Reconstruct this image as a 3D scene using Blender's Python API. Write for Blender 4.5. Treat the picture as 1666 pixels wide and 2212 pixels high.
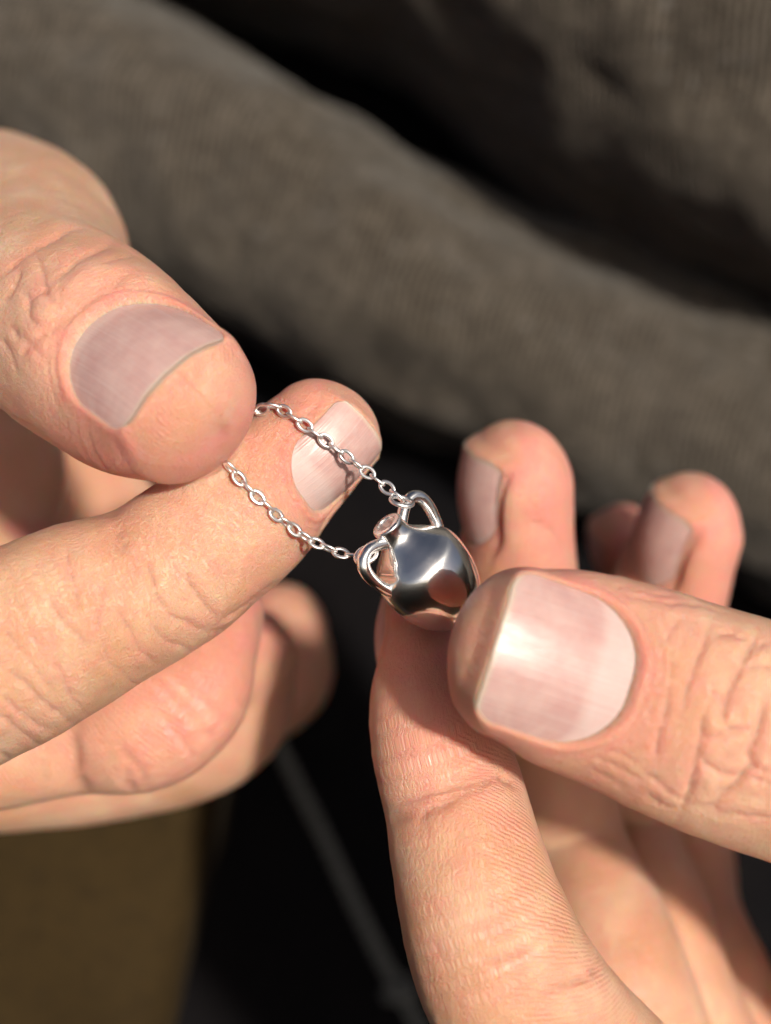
import bpy, math, random
import numpy as np
from mathutils import Matrix, Vector

rng = np.random.default_rng(7)
random.seed(7)
for o in list(bpy.data.objects):
    bpy.data.objects.remove(o, do_unlink=True)
scene = bpy.context.scene
COL = scene.collection

# ------------------------------------------------------------------ camera
# The place is laid out in millimetres on axes x right, y up the slope, z towards the
# photographer, 140 mm in front of the phone; RW turns those axes into the world
# (the photographer looks down at about 50 degrees).
D = 140.0
PITCH = 30.0
RW = np.array(Matrix.Rotation(math.radians(90 - PITCH), 3, 'X'))
OFF = np.array([0.0, 0.0, 0.80])

def W(p):
    return (np.asarray(p, float) @ RW.T) * 0.001 + OFF

cam_d = bpy.data.cameras.new('camera')
cam = bpy.data.objects.new('camera', cam_d)
COL.objects.link(cam)
cam.location = W([0, 0, D])
cam.rotation_euler = (math.radians(90 - PITCH), 0, 0)
cam_d.sensor_fit = 'VERTICAL'
cam_d.sensor_height = 24.0
cam_d.lens = 24.0 / (2 * (1106 * 0.05) / D)
cam_d.clip_start = 0.005
cam_d.clip_end = 50
cam_d.dof.use_dof = True
cam_d.dof.focus_distance = 0.1385
cam_d.dof.aperture_fstop = cam_d.lens / 4.3
scene.camera = cam

# ------------------------------------------------------------------ light
sun_cam = np.array([0.385, 0.14, 0.91]); sun_cam /= np.linalg.norm(sun_cam)
sun_w = RW @ sun_cam
elev = math.asin(sun_w[2]); azim = math.atan2(sun_w[0], sun_w[1])
wd = bpy.data.worlds.new('World'); scene.world = wd; wd.use_nodes = True
wn = wd.node_tree; wn.nodes.clear()
sky = wn.nodes.new('ShaderNodeTexSky'); sky.sky_type = 'NISHITA'; sky.sun_disc = False
sky.air_density = 0.55; sky.dust_density = 5.0; sky.ozone_density = 0.5
sky.sun_elevation = elev; sky.sun_rotation = azim
bgn = wn.nodes.new('ShaderNodeBackground'); bgn.inputs['Strength'].default_value = 0.075
won = wn.nodes.new('ShaderNodeOutputWorld')
wn.links.new(sky.outputs[0], bgn.inputs[0]); wn.links.new(bgn.outputs[0], won.inputs[0])
sd = bpy.data.lights.new('sun', 'SUN'); sun = bpy.data.objects.new('sun', sd); COL.objects.link(sun)
sd.energy = 5.0; sd.angle = math.radians(3.5); sd.color = (1.0, 0.93, 0.82)
sun.rotation_euler = Vector(-sun_w).to_track_quat('-Z', 'Y').to_euler()
sun.location = (0.5, 0.5, 2.0)

scene.view_settings.view_transform = 'Standard'
scene.view_settings.look = 'None'
scene.view_settings.gamma = 1.0
scene.view_settings.exposure = -0.2
scene.view_settings.use_curve_mapping = False
scene.render.engine = 'CYCLES'
scene.cycles.use_denoising = True
try:
    scene.cycles.denoiser = 'OPENIMAGEDENOISE'
except Exception:
    pass
scene.cycles.max_bounces = 5
scene.cycles.diffuse_bounces = 3
scene.cycles.glossy_bounces = 4
scene.cycles.use_adaptive_sampling = True
scene.cycles.adaptive_threshold = 0.03
scene.cycles.caustics_reflective = False
scene.cycles.caustics_refractive = False
scene.cycles.sample_clamp_indirect = 6.0

# ------------------------------------------------------------------ helpers
def P(px, py, z):
    """point seen at (px, py) of a 1666 x 2212 print of the place, z mm in front of the pendant plane"""
    k = 0.05 * (D - z) / D
    return np.array([(px - 833) * k, (1106 - py) * k, z])

def to_px(p):
    k = D / (D - p[:, 2]) / 0.05
    return np.stack([833 + p[:, 0] * k, 1106 - p[:, 1] * k], 1)

def norm(v):
    v = np.asarray(v, float)
    return v / (np.linalg.norm(v, axis=-1, keepdims=True) + 1e-12)

def smooth(e0, e1, x):
    t = np.clip((x - e0) / (e1 - e0), 0, 1)
    return t * t * (3 - 2 * t)

def catmull(pts, n=8):
    pts = np.asarray(pts, float)
    if len(pts) < 3:
        t = np.linspace(0, 1, n + 1)[:, None]
        return pts[0] * (1 - t) + pts[-1] * t
    q = np.vstack([2 * pts[0] - pts[1], pts, 2 * pts[-1] - pts[-2]])
    out = []
    for i in range(1, len(q) - 2):
        p0, p1, p2, p3 = q[i - 1], q[i], q[i + 1], q[i + 2]
        t = np.linspace(0, 1, n, endpoint=False)[:, None]
        out.append(0.5 * ((2 * p1) + (-p0 + p2) * t + (2 * p0 - 5 * p1 + 4 * p2 - p3) * t ** 2
                          + (-p0 + 3 * p1 - 3 * p2 + p3) * t ** 3))
    out.append(pts[-1][None])
    return np.vstack(out)

def link_mesh(name, verts_cam, faces, mat=None, parent=None, smooth_sh=True, origin=None, normals_cam=None):
    """mesh from points in millimetres; origin (mm) becomes the object's origin"""
    v = W(verts_cam)
    if parent is None:
        og = W(origin) if origin is not None else v.mean(0)
    else:
        og = np.array(parent['_og'])
    me = bpy.data.meshes.new(name)
    me.from_pydata((v - og).tolist(), [], faces if isinstance(faces, list) else faces.tolist())
    me.update()
    if smooth_sh:
        me.shade_smooth()
    if normals_cam is not None:
        me.normals_split_custom_set_from_vertices((np.asarray(normals_cam) @ RW.T).tolist())
    ob = bpy.data.objects.new(name, me)
    COL.objects.link(ob)
    if parent is None:
        ob.location = og
    else:
        ob.parent = parent
    ob['_og'] = og.tolist()
    if mat:
        me.materials.append(mat)
    return ob

def empty(name, origin):
    ob = bpy.data.objects.new(name, None); COL.objects.link(ob)
    og = W(origin); ob.location = og; ob['_og'] = og.tolist(); ob.empty_display_size = 0.002
    return ob

def tag(o, label, cat=None, group=None, kind=None):
    o['label'] = label
    if cat: o['category'] = cat
    if group: o['group'] = group
    if kind: o['kind'] = kind

def attr(ob, name, arr):
    a = ob.data.attributes.new(name, 'FLOAT', 'POINT')
    a.data.foreach_set('value', np.ascontiguousarray(arr, dtype=np.float32))

def attr_v(ob, name, arr):
    a = ob.data.attributes.new(name, 'FLOAT_VECTOR', 'POINT')
    a.data.foreach_set('vector', np.ascontiguousarray(arr, dtype=np.float32).ravel())

# value noise for modelling
_perm = rng.permutation(256); _val = rng.random(256) * 2 - 1
def vnoise(p):
    p = np.asarray(p, float); i = np.floor(p).astype(int); f = p - i; f = f * f * (3 - 2 * f)
    r = 0
    for dx in (0, 1):
        for dy in (0, 1):
            for dz in (0, 1):
                h = _perm[(_perm[(_perm[(i[:, 0] + dx) & 255] + i[:, 1] + dy) & 255] + i[:, 2] + dz) & 255]
                w = (f[:, 0] if dx else 1 - f[:, 0]) * (f[:, 1] if dy else 1 - f[:, 1]) * (f[:, 2] if dz else 1 - f[:, 2])
                r = r + w * _val[h]
    return r

# ------------------------------------------------------------------ node helpers
class NT:
    def __init__(s, name):
        s.m = bpy.data.materials.new(name); s.m.use_nodes = True
        s.t = s.m.node_tree; s.t.nodes.clear()
        s.out = s.n('ShaderNodeOutputMaterial')
        s.b = s.n('ShaderNodeBsdfPrincipled'); s.l(s.b.outputs[0], s.out.inputs[0])
    def n(s, typ, **kw):
        nd = s.t.nodes.new(typ)
        for k, v in kw.items(): setattr(nd, k, v)
        return nd
    def l(s, a, b): s.t.links.new(a, b)
    def set(s, **kw):
        for k, v in kw.items(): s.b.inputs[k.replace('_', ' ')].default_value = v
    def put(s, sock, v):
        if hasattr(v, 'links') or isinstance(v, bpy.types.NodeSocket): s.l(v, sock)
        else: sock.default_value = v
    def math(s, op, a, b=0.0, c=0.0, clamp=False):
        nd = s.n('ShaderNodeMath', operation=op, use_clamp=clamp)
        s.put(nd.inputs[0], a); s.put(nd.inputs[1], b); s.put(nd.inputs[2], c)
        return nd.outputs[0]
    def mix(s, f, a, b, blend='MIX'):
        nd = s.n('ShaderNodeMix', data_type='RGBA', blend_type=blend)
        s.put(nd.inputs['Factor'], f); s.put(nd.inputs['A'], a); s.put(nd.inputs['B'], b)
        # colour sockets share names with other types: address by index
        return nd.outputs['Result']
    def mixc(s, f, a, b, blend='MIX'):
        nd = s.n('ShaderNodeMix', data_type='RGBA', blend_type=blend)
        s.put(nd.inputs[0], f); s.put(nd.inputs[6], a); s.put(nd.inputs[7], b)
        return nd.outputs[2]
    def attr(s, name, out='Fac'):
        return s.n('ShaderNodeAttribute', attribute_name=name).outputs[out]
    def noise(s, vec, scale, detail=3.0, rough=0.5, dist=0.0):
        nd = s.n('ShaderNodeTexNoise'); s.put(nd.inputs['Vector'], vec)
        nd.inputs['Scale'].default_value = scale; nd.inputs['Detail'].default_value = detail
        nd.inputs['Roughness'].default_value = rough; nd.inputs['Distortion'].default_value = dist
        return nd.outputs[0]
    def voro(s, vec, scale, feature='DISTANCE_TO_EDGE', rnd=1.0):
        nd = s.n('ShaderNodeTexVoronoi', feature=feature); s.put(nd.inputs['Vector'], vec)
        nd.inputs['Scale'].default_value = scale; nd.inputs['Randomness'].default_value = rnd
        return nd.outputs['Distance']
    def mapping(s, vec, scale=(1, 1, 1), rot=(0, 0, 0)):
        nd = s.n('ShaderNodeMapping'); s.put(nd.inputs[0], vec)
        nd.inputs['Scale'].default_value = scale; nd.inputs['Rotation'].default_value = rot
        return nd.outputs[0]
    def ramp(s, f, stops):
        nd = s.n('ShaderNodeValToRGB'); s.put(nd.inputs[0], f)
        e = nd.color_ramp.elements
        while len(e) < len(stops): e.new(0.5)
        for el, (p, c) in zip(e, stops):
            el.position = p; el.color = (*c, 1) if len(c) == 3 else c
        return nd.outputs[0]
    def mr(s, v, a, b, c=0.0, d=1.0):
        nd = s.n('ShaderNodeMapRange'); s.put(nd.inputs[0], v)
        for i, x in enumerate((a, b, c, d)): nd.inputs[i + 1].default_value = x
        return nd.outputs[0]
    def bump(s, h, dist, strength=1.0, normal=None):
        nd = s.n('ShaderNodeBump'); s.put(nd.inputs['Height'], h)
        nd.inputs['Distance'].default_value = dist; nd.inputs['Strength'].default_value = strength
        if normal is not None: s.l(normal, nd.inputs['Normal'])
        return nd.outputs[0]

# ------------------------------------------------------------------ materials
def skin_material():
    t = NT('skin')
    fc = t.attr('finger_coords', 'Vector')
    red = t.attr('redness'); ridge = t.attr('ridge_u'); rw = t.attr('ridge_w'); dors = t.attr('dorsal'); crease = t.attr('crease')
    big = t.attr('tone_large'); mid = t.attr('tone_mid'); fine = t.noise(fc, 3.3, 3, 0.65)
    base = t.mixc(t.mr(big, 0.35, 0.65), (0.62, 0.36, 0.205, 1), (0.73, 0.49, 0.32, 1))
    base = t.mixc(t.mr(mid, 0.42, 0.72, 0, 0.5), base, (0.69, 0.335, 0.235, 1))
    base = t.mixc(t.math('MULTIPLY', red, t.mr(mid, 0.2, 0.7, 0.65, 1.1), clamp=True), base, (0.73, 0.285, 0.235, 1))
    base = t.mixc(t.math('MULTIPLY', crease, 0.75, clamp=True), base, (0.58, 0.27, 0.18, 1))
    base = t.mixc(t.math('MULTIPLY', t.attr('cuticle'), t.mr(fine, 0.35, 0.6, 0.2, 0.9)), base, (0.70, 0.50, 0.36, 1))
    base = t.mixc(t.mr(fine, 0.35, 0.8, 0, 0.22), base, (0.80, 0.58, 0.43, 1))
    t.l(base, t.b.inputs['Base Color'])
    t.set(Roughness=0.46, Subsurface_Weight=1.0, Subsurface_Scale=0.0016, Specular_IOR_Level=0.6)
    t.b.inputs['Subsurface Radius'].default_value = (1.0, 0.30, 0.15)
    t.b.inputs['Subsurface Anisotropy'].default_value = 0.3
    # relief: fine criss-cross skin lines, larger on the back of the fingers, ridges on the pads
    n4 = t.noise(t.mapping(fc, (0.5, 2.1, 1.0), (0, 0, 0.35)), 1.0, 3, 0.65)
    n5 = t.noise(t.mapping(fc, (2.1, 0.5, 1.0), (0, 0, 0.25)), 1.0, 3, 0.65)
    # thin furrows where a stretched noise crosses its middle value
    fur = lambda nn, w: t.mr(t.math('ABSOLUTE', t.math('SUBTRACT', nn, 0.5)), 0.0, w)
    h = t.math('ADD', t.math('MULTIPLY', fur(n4, 0.06), 0.30), t.math('MULTIPLY', fur(n5, 0.06), t.math('MULTIPLY_ADD', dors, 0.3, 0.14)))
    h = t.math('ADD', h, t.math('MULTIPLY', fine, 0.95))
    ph = t.math('MULTIPLY', ridge, 2 * math.pi / 0.52)
    rid = t.math('MULTIPLY', t.math('SINE', ph), t.math('MULTIPLY', rw, t.mr(mid, 0.3, 0.6, 0.35, 1.0)))
    h = t.math('ADD', h, t.math('MULTIPLY', rid, 0.24))
    t.l(t.bump(h, 0.00014, 1.0), t.b.inputs['Normal'])
    ro = t.math('MULTIPLY_ADD', fine, 0.26, 0.27)
    t.l(ro, t.b.inputs['Roughness'])
    return t.m

def nail_material():
    t = NT('nail')
    a = t.attr('nail_a'); b = t.attr('nail_b')     # a: 0 root .. 1 free edge, b: -1 .. 1 across
    cv = t.n('ShaderNodeCombineXYZ'); t.put(cv.inputs[0], t.math('MULTIPLY', b, 30.0)); t.put(cv.inputs[1], t.math('MULTIPLY', a, 0.7)); 
    vec = cv.outputs[0]
    cv2 = t.n('ShaderNodeCombineXYZ'); t.put(cv2.inputs[0], t.math('MULTIPLY', b, 1.6)); t.put(cv2.inputs[1], t.math('MULTIPLY', a, 3.0))
    cl = t.noise(cv2.outputs[0], 1.3, 3, 0.55)
    col = t.mixc(t.mr(cl, 0.35, 0.65), (0.54, 0.315, 0.29, 1), (0.62, 0.395, 0.36, 1))
    b2 = t.math('MULTIPLY', b, b)
    lun = t.math('SUBTRACT', t.math('MULTIPLY_ADD', b2, -0.16, t.attr('lunula_size')), a)
    col = t.mixc(t.mr(lun, -0.04, 0.05, 0, 0.5), col, (0.70, 0.53, 0.50, 1))
    fe = t.math('ADD', a, t.math('MULTIPLY_ADD', t.noise(vec, 0.25, 2), 0.03, -0.015))
    col = t.mixc(t.mr(fe, 0.955, 0.985, 0, 0.6), col, (0.62, 0.52, 0.40, 1))
    t.l(col, t.b.inputs['Base Color'])
    rid = t.noise(vec, 0.9, 3, 0.6)
    col = t.mixc(t.mr(rid, 0.5, 0.72, 0, 0.18), col, (0.76, 0.60, 0.57, 1))
    t.l(col, t.b.inputs['Base Color'])
    t.l(t.bump(rid, 0.00009, 0.9), t.b.inputs['Normal'])
    t.set(Roughness=0.27, Subsurface_Weight=0.6, Subsurface_Scale=0.0008, Specular_IOR_Level=0.42)
    t.b.inputs['Subsurface Radius'].default_value = (1.0, 0.4, 0.3)
    t.b.inputs['Coat Weight'].default_value = 0.0; t.b.inputs['Coat Roughness'].default_value = 0.25
    return t.m

def silver_material(name, rough=0.07, scr=0.5, aniso=None):
    t = NT(name)
    tc = t.n('ShaderNodeTexCoord').outputs['Object']
    t.set(Metallic=1.0)
    n1 = t.noise(t.mapping(tc, (500, 12000, 700), (0.3, 0.5, 0.8)), 1.0, 2, 0.6)
    n2 = t.noise(t.mapping(tc, (12000, 600, 900), (0.9, 0.2, 0.4)), 1.0, 2, 0.6)
    sm = t.noise(tc, 700.0, 3, 0.6)
    scratch = t.math('ADD', t.mr(n1, 0.66, 0.72), t.mr(n2, 0.68, 0.74))
    t.l(t.math('ADD', t.math('MULTIPLY_ADD', sm, 0.10, rough - 0.05), t.math('MULTIPLY', scratch, 0.10)), t.b.inputs['Roughness'])
    t.l(t.mixc(t.mr(sm, 0.3, 0.7), (0.94, 0.935, 0.92, 1), (0.97, 0.965, 0.95, 1)), t.b.inputs['Base Color'])
    h = t.math('ADD', t.math('MULTIPLY', scratch, -0.3 * scr), t.math('MULTIPLY', t.noise(tc, 2500.0, 2), 0.25))
    nb = t.bump(h, 0.000012, 1.0)
    t.l(nb, t.b.inputs['Normal'])
    if aniso is not None:
        b2 = t.n('ShaderNodeBsdfAnisotropic'); b2.inputs['Color'].default_value = (0.93, 0.92, 0.89, 1)
        b2.inputs['Roughness'].default_value = 0.34; b2.inputs['Anisotropy'].default_value = 0.45
        cx = t.n('ShaderNodeCombineXYZ')
        for k in range(3): cx.inputs[k].default_value = float(aniso[k])
        t.l(cx.outputs[0], b2.inputs['Tangent']); t.l(nb, b2.inputs['Normal'])
        ms = t.n('ShaderNodeMixShader'); ms.inputs[0].default_value = 0.28
        t.l(t.b.outputs[0], ms.inputs[1]); t.l(b2.outputs[0], ms.inputs[2]); t.l(ms.outputs[0], t.out.inputs[0])
    return t.m

def cloth_material(name, c1, c2, c3, twill=1500.0, rot=0.55, amt=1.0):
    t = NT(name)
    tc = t.n('ShaderNodeTexCoord').outputs['Object']
    big = t.noise(tc, 14.0, 4, 0.6); mid = t.noise(tc, 260.0, 4, 0.8); fz = t.noise(tc, 900.0, 3, 0.7)
    col = t.mixc(t.mr(big, 0.35, 0.65), c1, c2)
    col = t.mixc(t.mr(mid, 0.45, 0.72, 0, 0.85), col, c3)
    wv = t.n('ShaderNodeTexWave', wave_type='BANDS', bands_direction='X')
    t.put(wv.inputs['Vector'], t.mapping(tc, (1, 1, 1), (0, 0, rot)))
    wv.inputs['Scale'].default_value = twill / 20 * 2; wv.inputs['Distortion'].default_value = 1.0; wv.inputs['Detail'].default_value = 2
    wv.inputs['Detail Scale'].default_value = 1.5
    col = t.mixc(t.math('MULTIPLY', wv.outputs[1], 0.4 * amt), col, (c3[0] * 1.5, c3[1] * 1.5, c3[2] * 1.5, 1))
    sp = t.mr(t.noise(tc, 420.0, 2, 0.5), 0.66, 0.72)
    col = t.mixc(t.math('MULTIPLY', sp, 0.5 * amt), col, (0.20, 0.19, 0.18, 1))
    t.l(col, t.b.inputs['Base Color'])
    t.set(Roughness=0.9, Specular_IOR_Level=0.2 if amt > 0.01 else 0.02)
    t.b.inputs['Sheen Weight'].default_value = 0.15 * amt; t.b.inputs['Sheen Roughness'].default_value = 0.5
    h = t.math('ADD', t.math('MULTIPLY', wv.outputs[1], 0.5), t.math('ADD', fz, t.math('MULTIPLY', mid, 2.0)))
    t.l(t.bump(h, 0.0009, 0.8 * min(1, amt + 0.15)), t.b.inputs['Normal'])
    return t.m

M_SKIN = skin_material(); M_NAIL = nail_material()
M_SILVER = silver_material('polished silver', 0.07, 0.6, RW @ norm(np.array([-0.562, 0.707, 0.423]))); M_CHAIN = silver_material('chain silver', 0.38, 0.3)
M_CLOTH = cloth_material('brown grey twill', (0.015, 0.0105, 0.005, 1), (0.027, 0.022, 0.017, 1), (0.115, 0.096, 0.076, 1), 2000.0)
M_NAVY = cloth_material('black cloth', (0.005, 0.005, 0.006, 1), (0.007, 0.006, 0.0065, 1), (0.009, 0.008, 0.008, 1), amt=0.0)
M_OCHRE = cloth_material('ochre suede', (0.027, 0.016, 0.004, 1), (0.034, 0.020, 0.005, 1), (0.021, 0.012, 0.003, 1), amt=0.02)
M_CORD = cloth_material('grey cord', (0.13, 0.13, 0.12, 1), (0.11, 0.11, 0.10, 1), (0.16, 0.16, 0.15, 1), amt=0.3)

# ------------------------------------------------------------------ background: folded cloth
def grid_faces(nu, nv):
    i, j = np.meshgrid(np.arange(nu - 1), np.arange(nv - 1), indexing='ij')
    a = i * nv + j
    return np.stack([a, a + nv, a + nv + 1, a + 1], -1).reshape(-1, 4)

def build_cloth(label, n_lo, n_c, rad, z_c, drop, wob, ph, hf=1.0):
    """a thick rolled fold of cloth: m runs along it, n across it towards the lower left"""
    nm, nn = 400, 260
    M_, N_ = np.meshgrid(np.linspace(-330, 330, nm), np.linspace(0, 1, nn), indexing='ij')
    m, tt = M_.ravel(), N_.ravel()
    wobble = wob * np.sin(m / 50.0 + ph) + 0.6 * wob * np.sin(m / 23.0 + 2 * ph)
    # cross section by arc length: (far sheet or upper wall), crown, lower wall
    th = np.linspace(-90 if n_lo is None else 0, 90, 60) * math.pi / 180
    sec = [(rad * math.sin(a), hf * rad * math.cos(a)) for a in th]
    if n_lo is None: sec = [(-rad * 0.98, -drop)] + sec
    else: sec = [(n_lo - n_c, rad + 0.22 * (n_lo - n_c))] + sec
    sec += [(rad * 0.985, -drop * 0.3), (rad * 0.97, -drop * 0.65), (rad * 0.94, -drop)]
    sec = np.array(sec); L = np.r_[0, np.cumsum(np.linalg.norm(np.diff(sec, axis=0), axis=1))]
    n = np.interp(tt * L[-1], L, sec[:, 0]); z = np.interp(tt * L[-1], L, sec[:, 1])
    q3 = np.stack([m / 38, tt * L[-1] / 26, 0 * m + ph], 1)
    lump = 4.2 * vnoise(q3) + 2.0 * vnoise(q3 * 2.3 + 5) + 0.7 * vnoise(q3 * 5.1)
    nx = np.gradient(sec[:, 1]); ny = -np.gradient(sec[:, 0]); ln = np.hypot(nx, ny)
    on = np.interp(tt * L[-1], L, -nx / ln); oz = np.interp(tt * L[-1], L, -ny / ln)
    n = n_c + n + wobble + on * lump; z = z_c + z + oz * lump
    nn_ = n - 67.0
    x = 0.894 * m - 0.447 * nn_; y = -0.447 * m - 0.894 * nn_
    ob = link_mesh('folded_cloth', np.stack([x, y, z], 1), grid_faces(nm, nn), M_CLOTH, origin=(0, 0, -212))
    sol = ob.modifiers.new('thickness', 'SOLIDIFY'); sol.thickness = 0.0015; sol.offset = -1
    tag(ob, label, 'cloth', 'folds of dark twill cloth')

def build_floor():
    nu, nv = 160, 160
    X, Y = np.meshgrid(np.linspace(-420, 420, nu), np.linspace(-420, 420, nv), indexing='ij')
    x, y = X.ravel(), Y.ravel()
    q = np.stack([x / 45, y / 45, x * 0], 1)
    z = -214 + 3.5 * vnoise(q) + 1.2 * vnoise(q * 2.7) 
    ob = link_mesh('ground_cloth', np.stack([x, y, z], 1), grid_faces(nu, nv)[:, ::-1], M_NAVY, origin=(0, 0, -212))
    tag(ob, 'black cloth surface far below the hands', kind='structure')

def build_ochre():
    # a soft rounded cushion that narrows towards the cloth it stands on
    zt, zb = -72.0, -207.0
    c = [P(462, 1705, zt), P(340, 2360, zt), P(-700, 2560, zt), P(-700, 1600, zt)]
    n = 160
    per = []
    for k in range(4):
        a, b = c[k], c[(k + 1) % 4]
        for t in np.linspace(0, 1, n // 4, endpoint=False): per.append(a * (1 - t) + b * t)
    per = np.array(per)[:, :2]; cen = per.mean(0)
    for _ in range(6): per = (per + np.roll(per, 1, 0) + np.roll(per, -1, 0)) / 3
    rings = []
    r = 9.0
    for t in np.linspace(0, 1, 24): rings.append((1 - (1 - t) * 1.0, None, zt))
    prof = [(0.15, 0.0), (0.4, 0.0), (0.6, 0.0), (0.75, 0.0), (0.85, -0.4), (0.92, -1.5), (0.97, -4.0), (1.0, -9.0), (0.995, -16), (0.96, -35), (0.9, -70), (0.84, -105), (0.82, -135)]
    V = [[cen[0], cen[1], zt]]
    for sc, dz in prof:
        for p in per:
            q = cen + (p - cen) * sc
            w = 0.7 * math.sin(q[0] * 0.19 + q[1] * 0.11) + 0.5 * math.sin(q[1] * 0.16 + 1) if sc < 0.9 or dz > -3 else 0
            V.append([q[0], q[1], zt + dz + w])
    F = []
    m = len(per)
    for k in range(m): F.append([0, 1 + k, 1 + (k + 1) % m])
    for i in range(len(prof) - 1):
        for k in range(m):
            k2 = (k + 1) % m
            F.append([1 + i * m + k, 1 + (i + 1) * m + k, 1 + (i + 1) * m + k2, 1 + i * m + k2])
    ob = link_mesh('cushion', np.array(V), F, M_OCHRE, origin=(cen[0], cen[1], zb))
    tag(ob, 'blurred ochre brown suede cushion below the curled fingers', 'cushion')

def tube(path, rad, ns=12, closed=False, flat=None):
    """swept tube; rad scalar or array; returns verts, faces"""
    path = np.asarray(path, float); n = len(path)
    if closed:
        T = norm(np.roll(path, -1, 0) - np.roll(path, 1, 0))
    else:
        T = norm(np.gradient(path, axis=0))
    rad = np.full(n, rad) if np.isscalar(rad) else np.asarray(rad)
    up = np.array([0.3, 0.2, 1.0]) if flat is None else np.asarray(flat, float)
    A = norm(up - T * (T @ up)[:, None]) if flat is not None else None
    if A is None:
        A = np.zeros_like(path); a = norm(np.cross(T[0], up)); 
        for i in range(n):
            a = norm(a - T[i] * (a @ T[i])); A[i] = a
    B = np.cross(T, A)
    th = np.linspace(0, 2 * np.pi, ns, endpoint=False)
    v = path[:, None] + rad[:, None, None] * (np.cos(th)[None, :, None] * A[:, None] + np.sin(th)[None, :, None] * B[:, None])
    v = v.reshape(-1, 3); F = []
    for i in range(n if closed else n - 1):
        i2 = (i + 1) % n
        for j in range(ns):
            j2 = (j + 1) % ns
            F.append([i * ns + j, i * ns + j2, i2 * ns + j2, i2 * ns + j])
    if not closed:
        F.append(list(range(ns))[::-1]); F.append([(n - 1) * ns + j for j in range(ns)])
    return v, F

def build_cord():
    pts = [P(540, 1480, -186), P(640, 1690, -184), P(700, 1810, -183), P(770, 1960, -182), P(835, 2090, -181), P(900, 2210, -180), P(980, 2380, -178)]
    path = catmull(pts, 14)
    root = empty('cord', pts[0])
    tag(root, 'thin grey cord running diagonally over the black cloth below the pendant', 'cord')
    L = np.r_[0, np.cumsum(np.linalg.norm(np.diff(path, axis=0), axis=1))]
    T = norm(np.gradient(path, axis=0)); A = norm(np.cross(T, [0, 0, 1.0])); B = np.cross(T, A)
    for s in range(2):
        ph = L / 3.2 * 2 * np.pi / 2 + s * np.pi
        v, F = tube(path + 0.9 * (np.cos(ph)[:, None] * A + np.sin(ph)[:, None] * B), 1.2, 8)
        link_mesh('strand', v, F, M_CORD, root)
    kp = path[len(path) * 4 // 6 + 6]
    th = np.linspace(0, 2 * np.pi, 30, endpoint=False)
    ring = kp + 3.0 * (np.cos(th)[:, None] * A[50] + np.sin(th)[:, None] * B[50]) + 1.2 * np.sin(2 * th)[:, None] * T[50]
    v, F = tube(ring, 1.6, 8, closed=True)
    link_mesh('knot', v, F, M_CORD, root)

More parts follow.
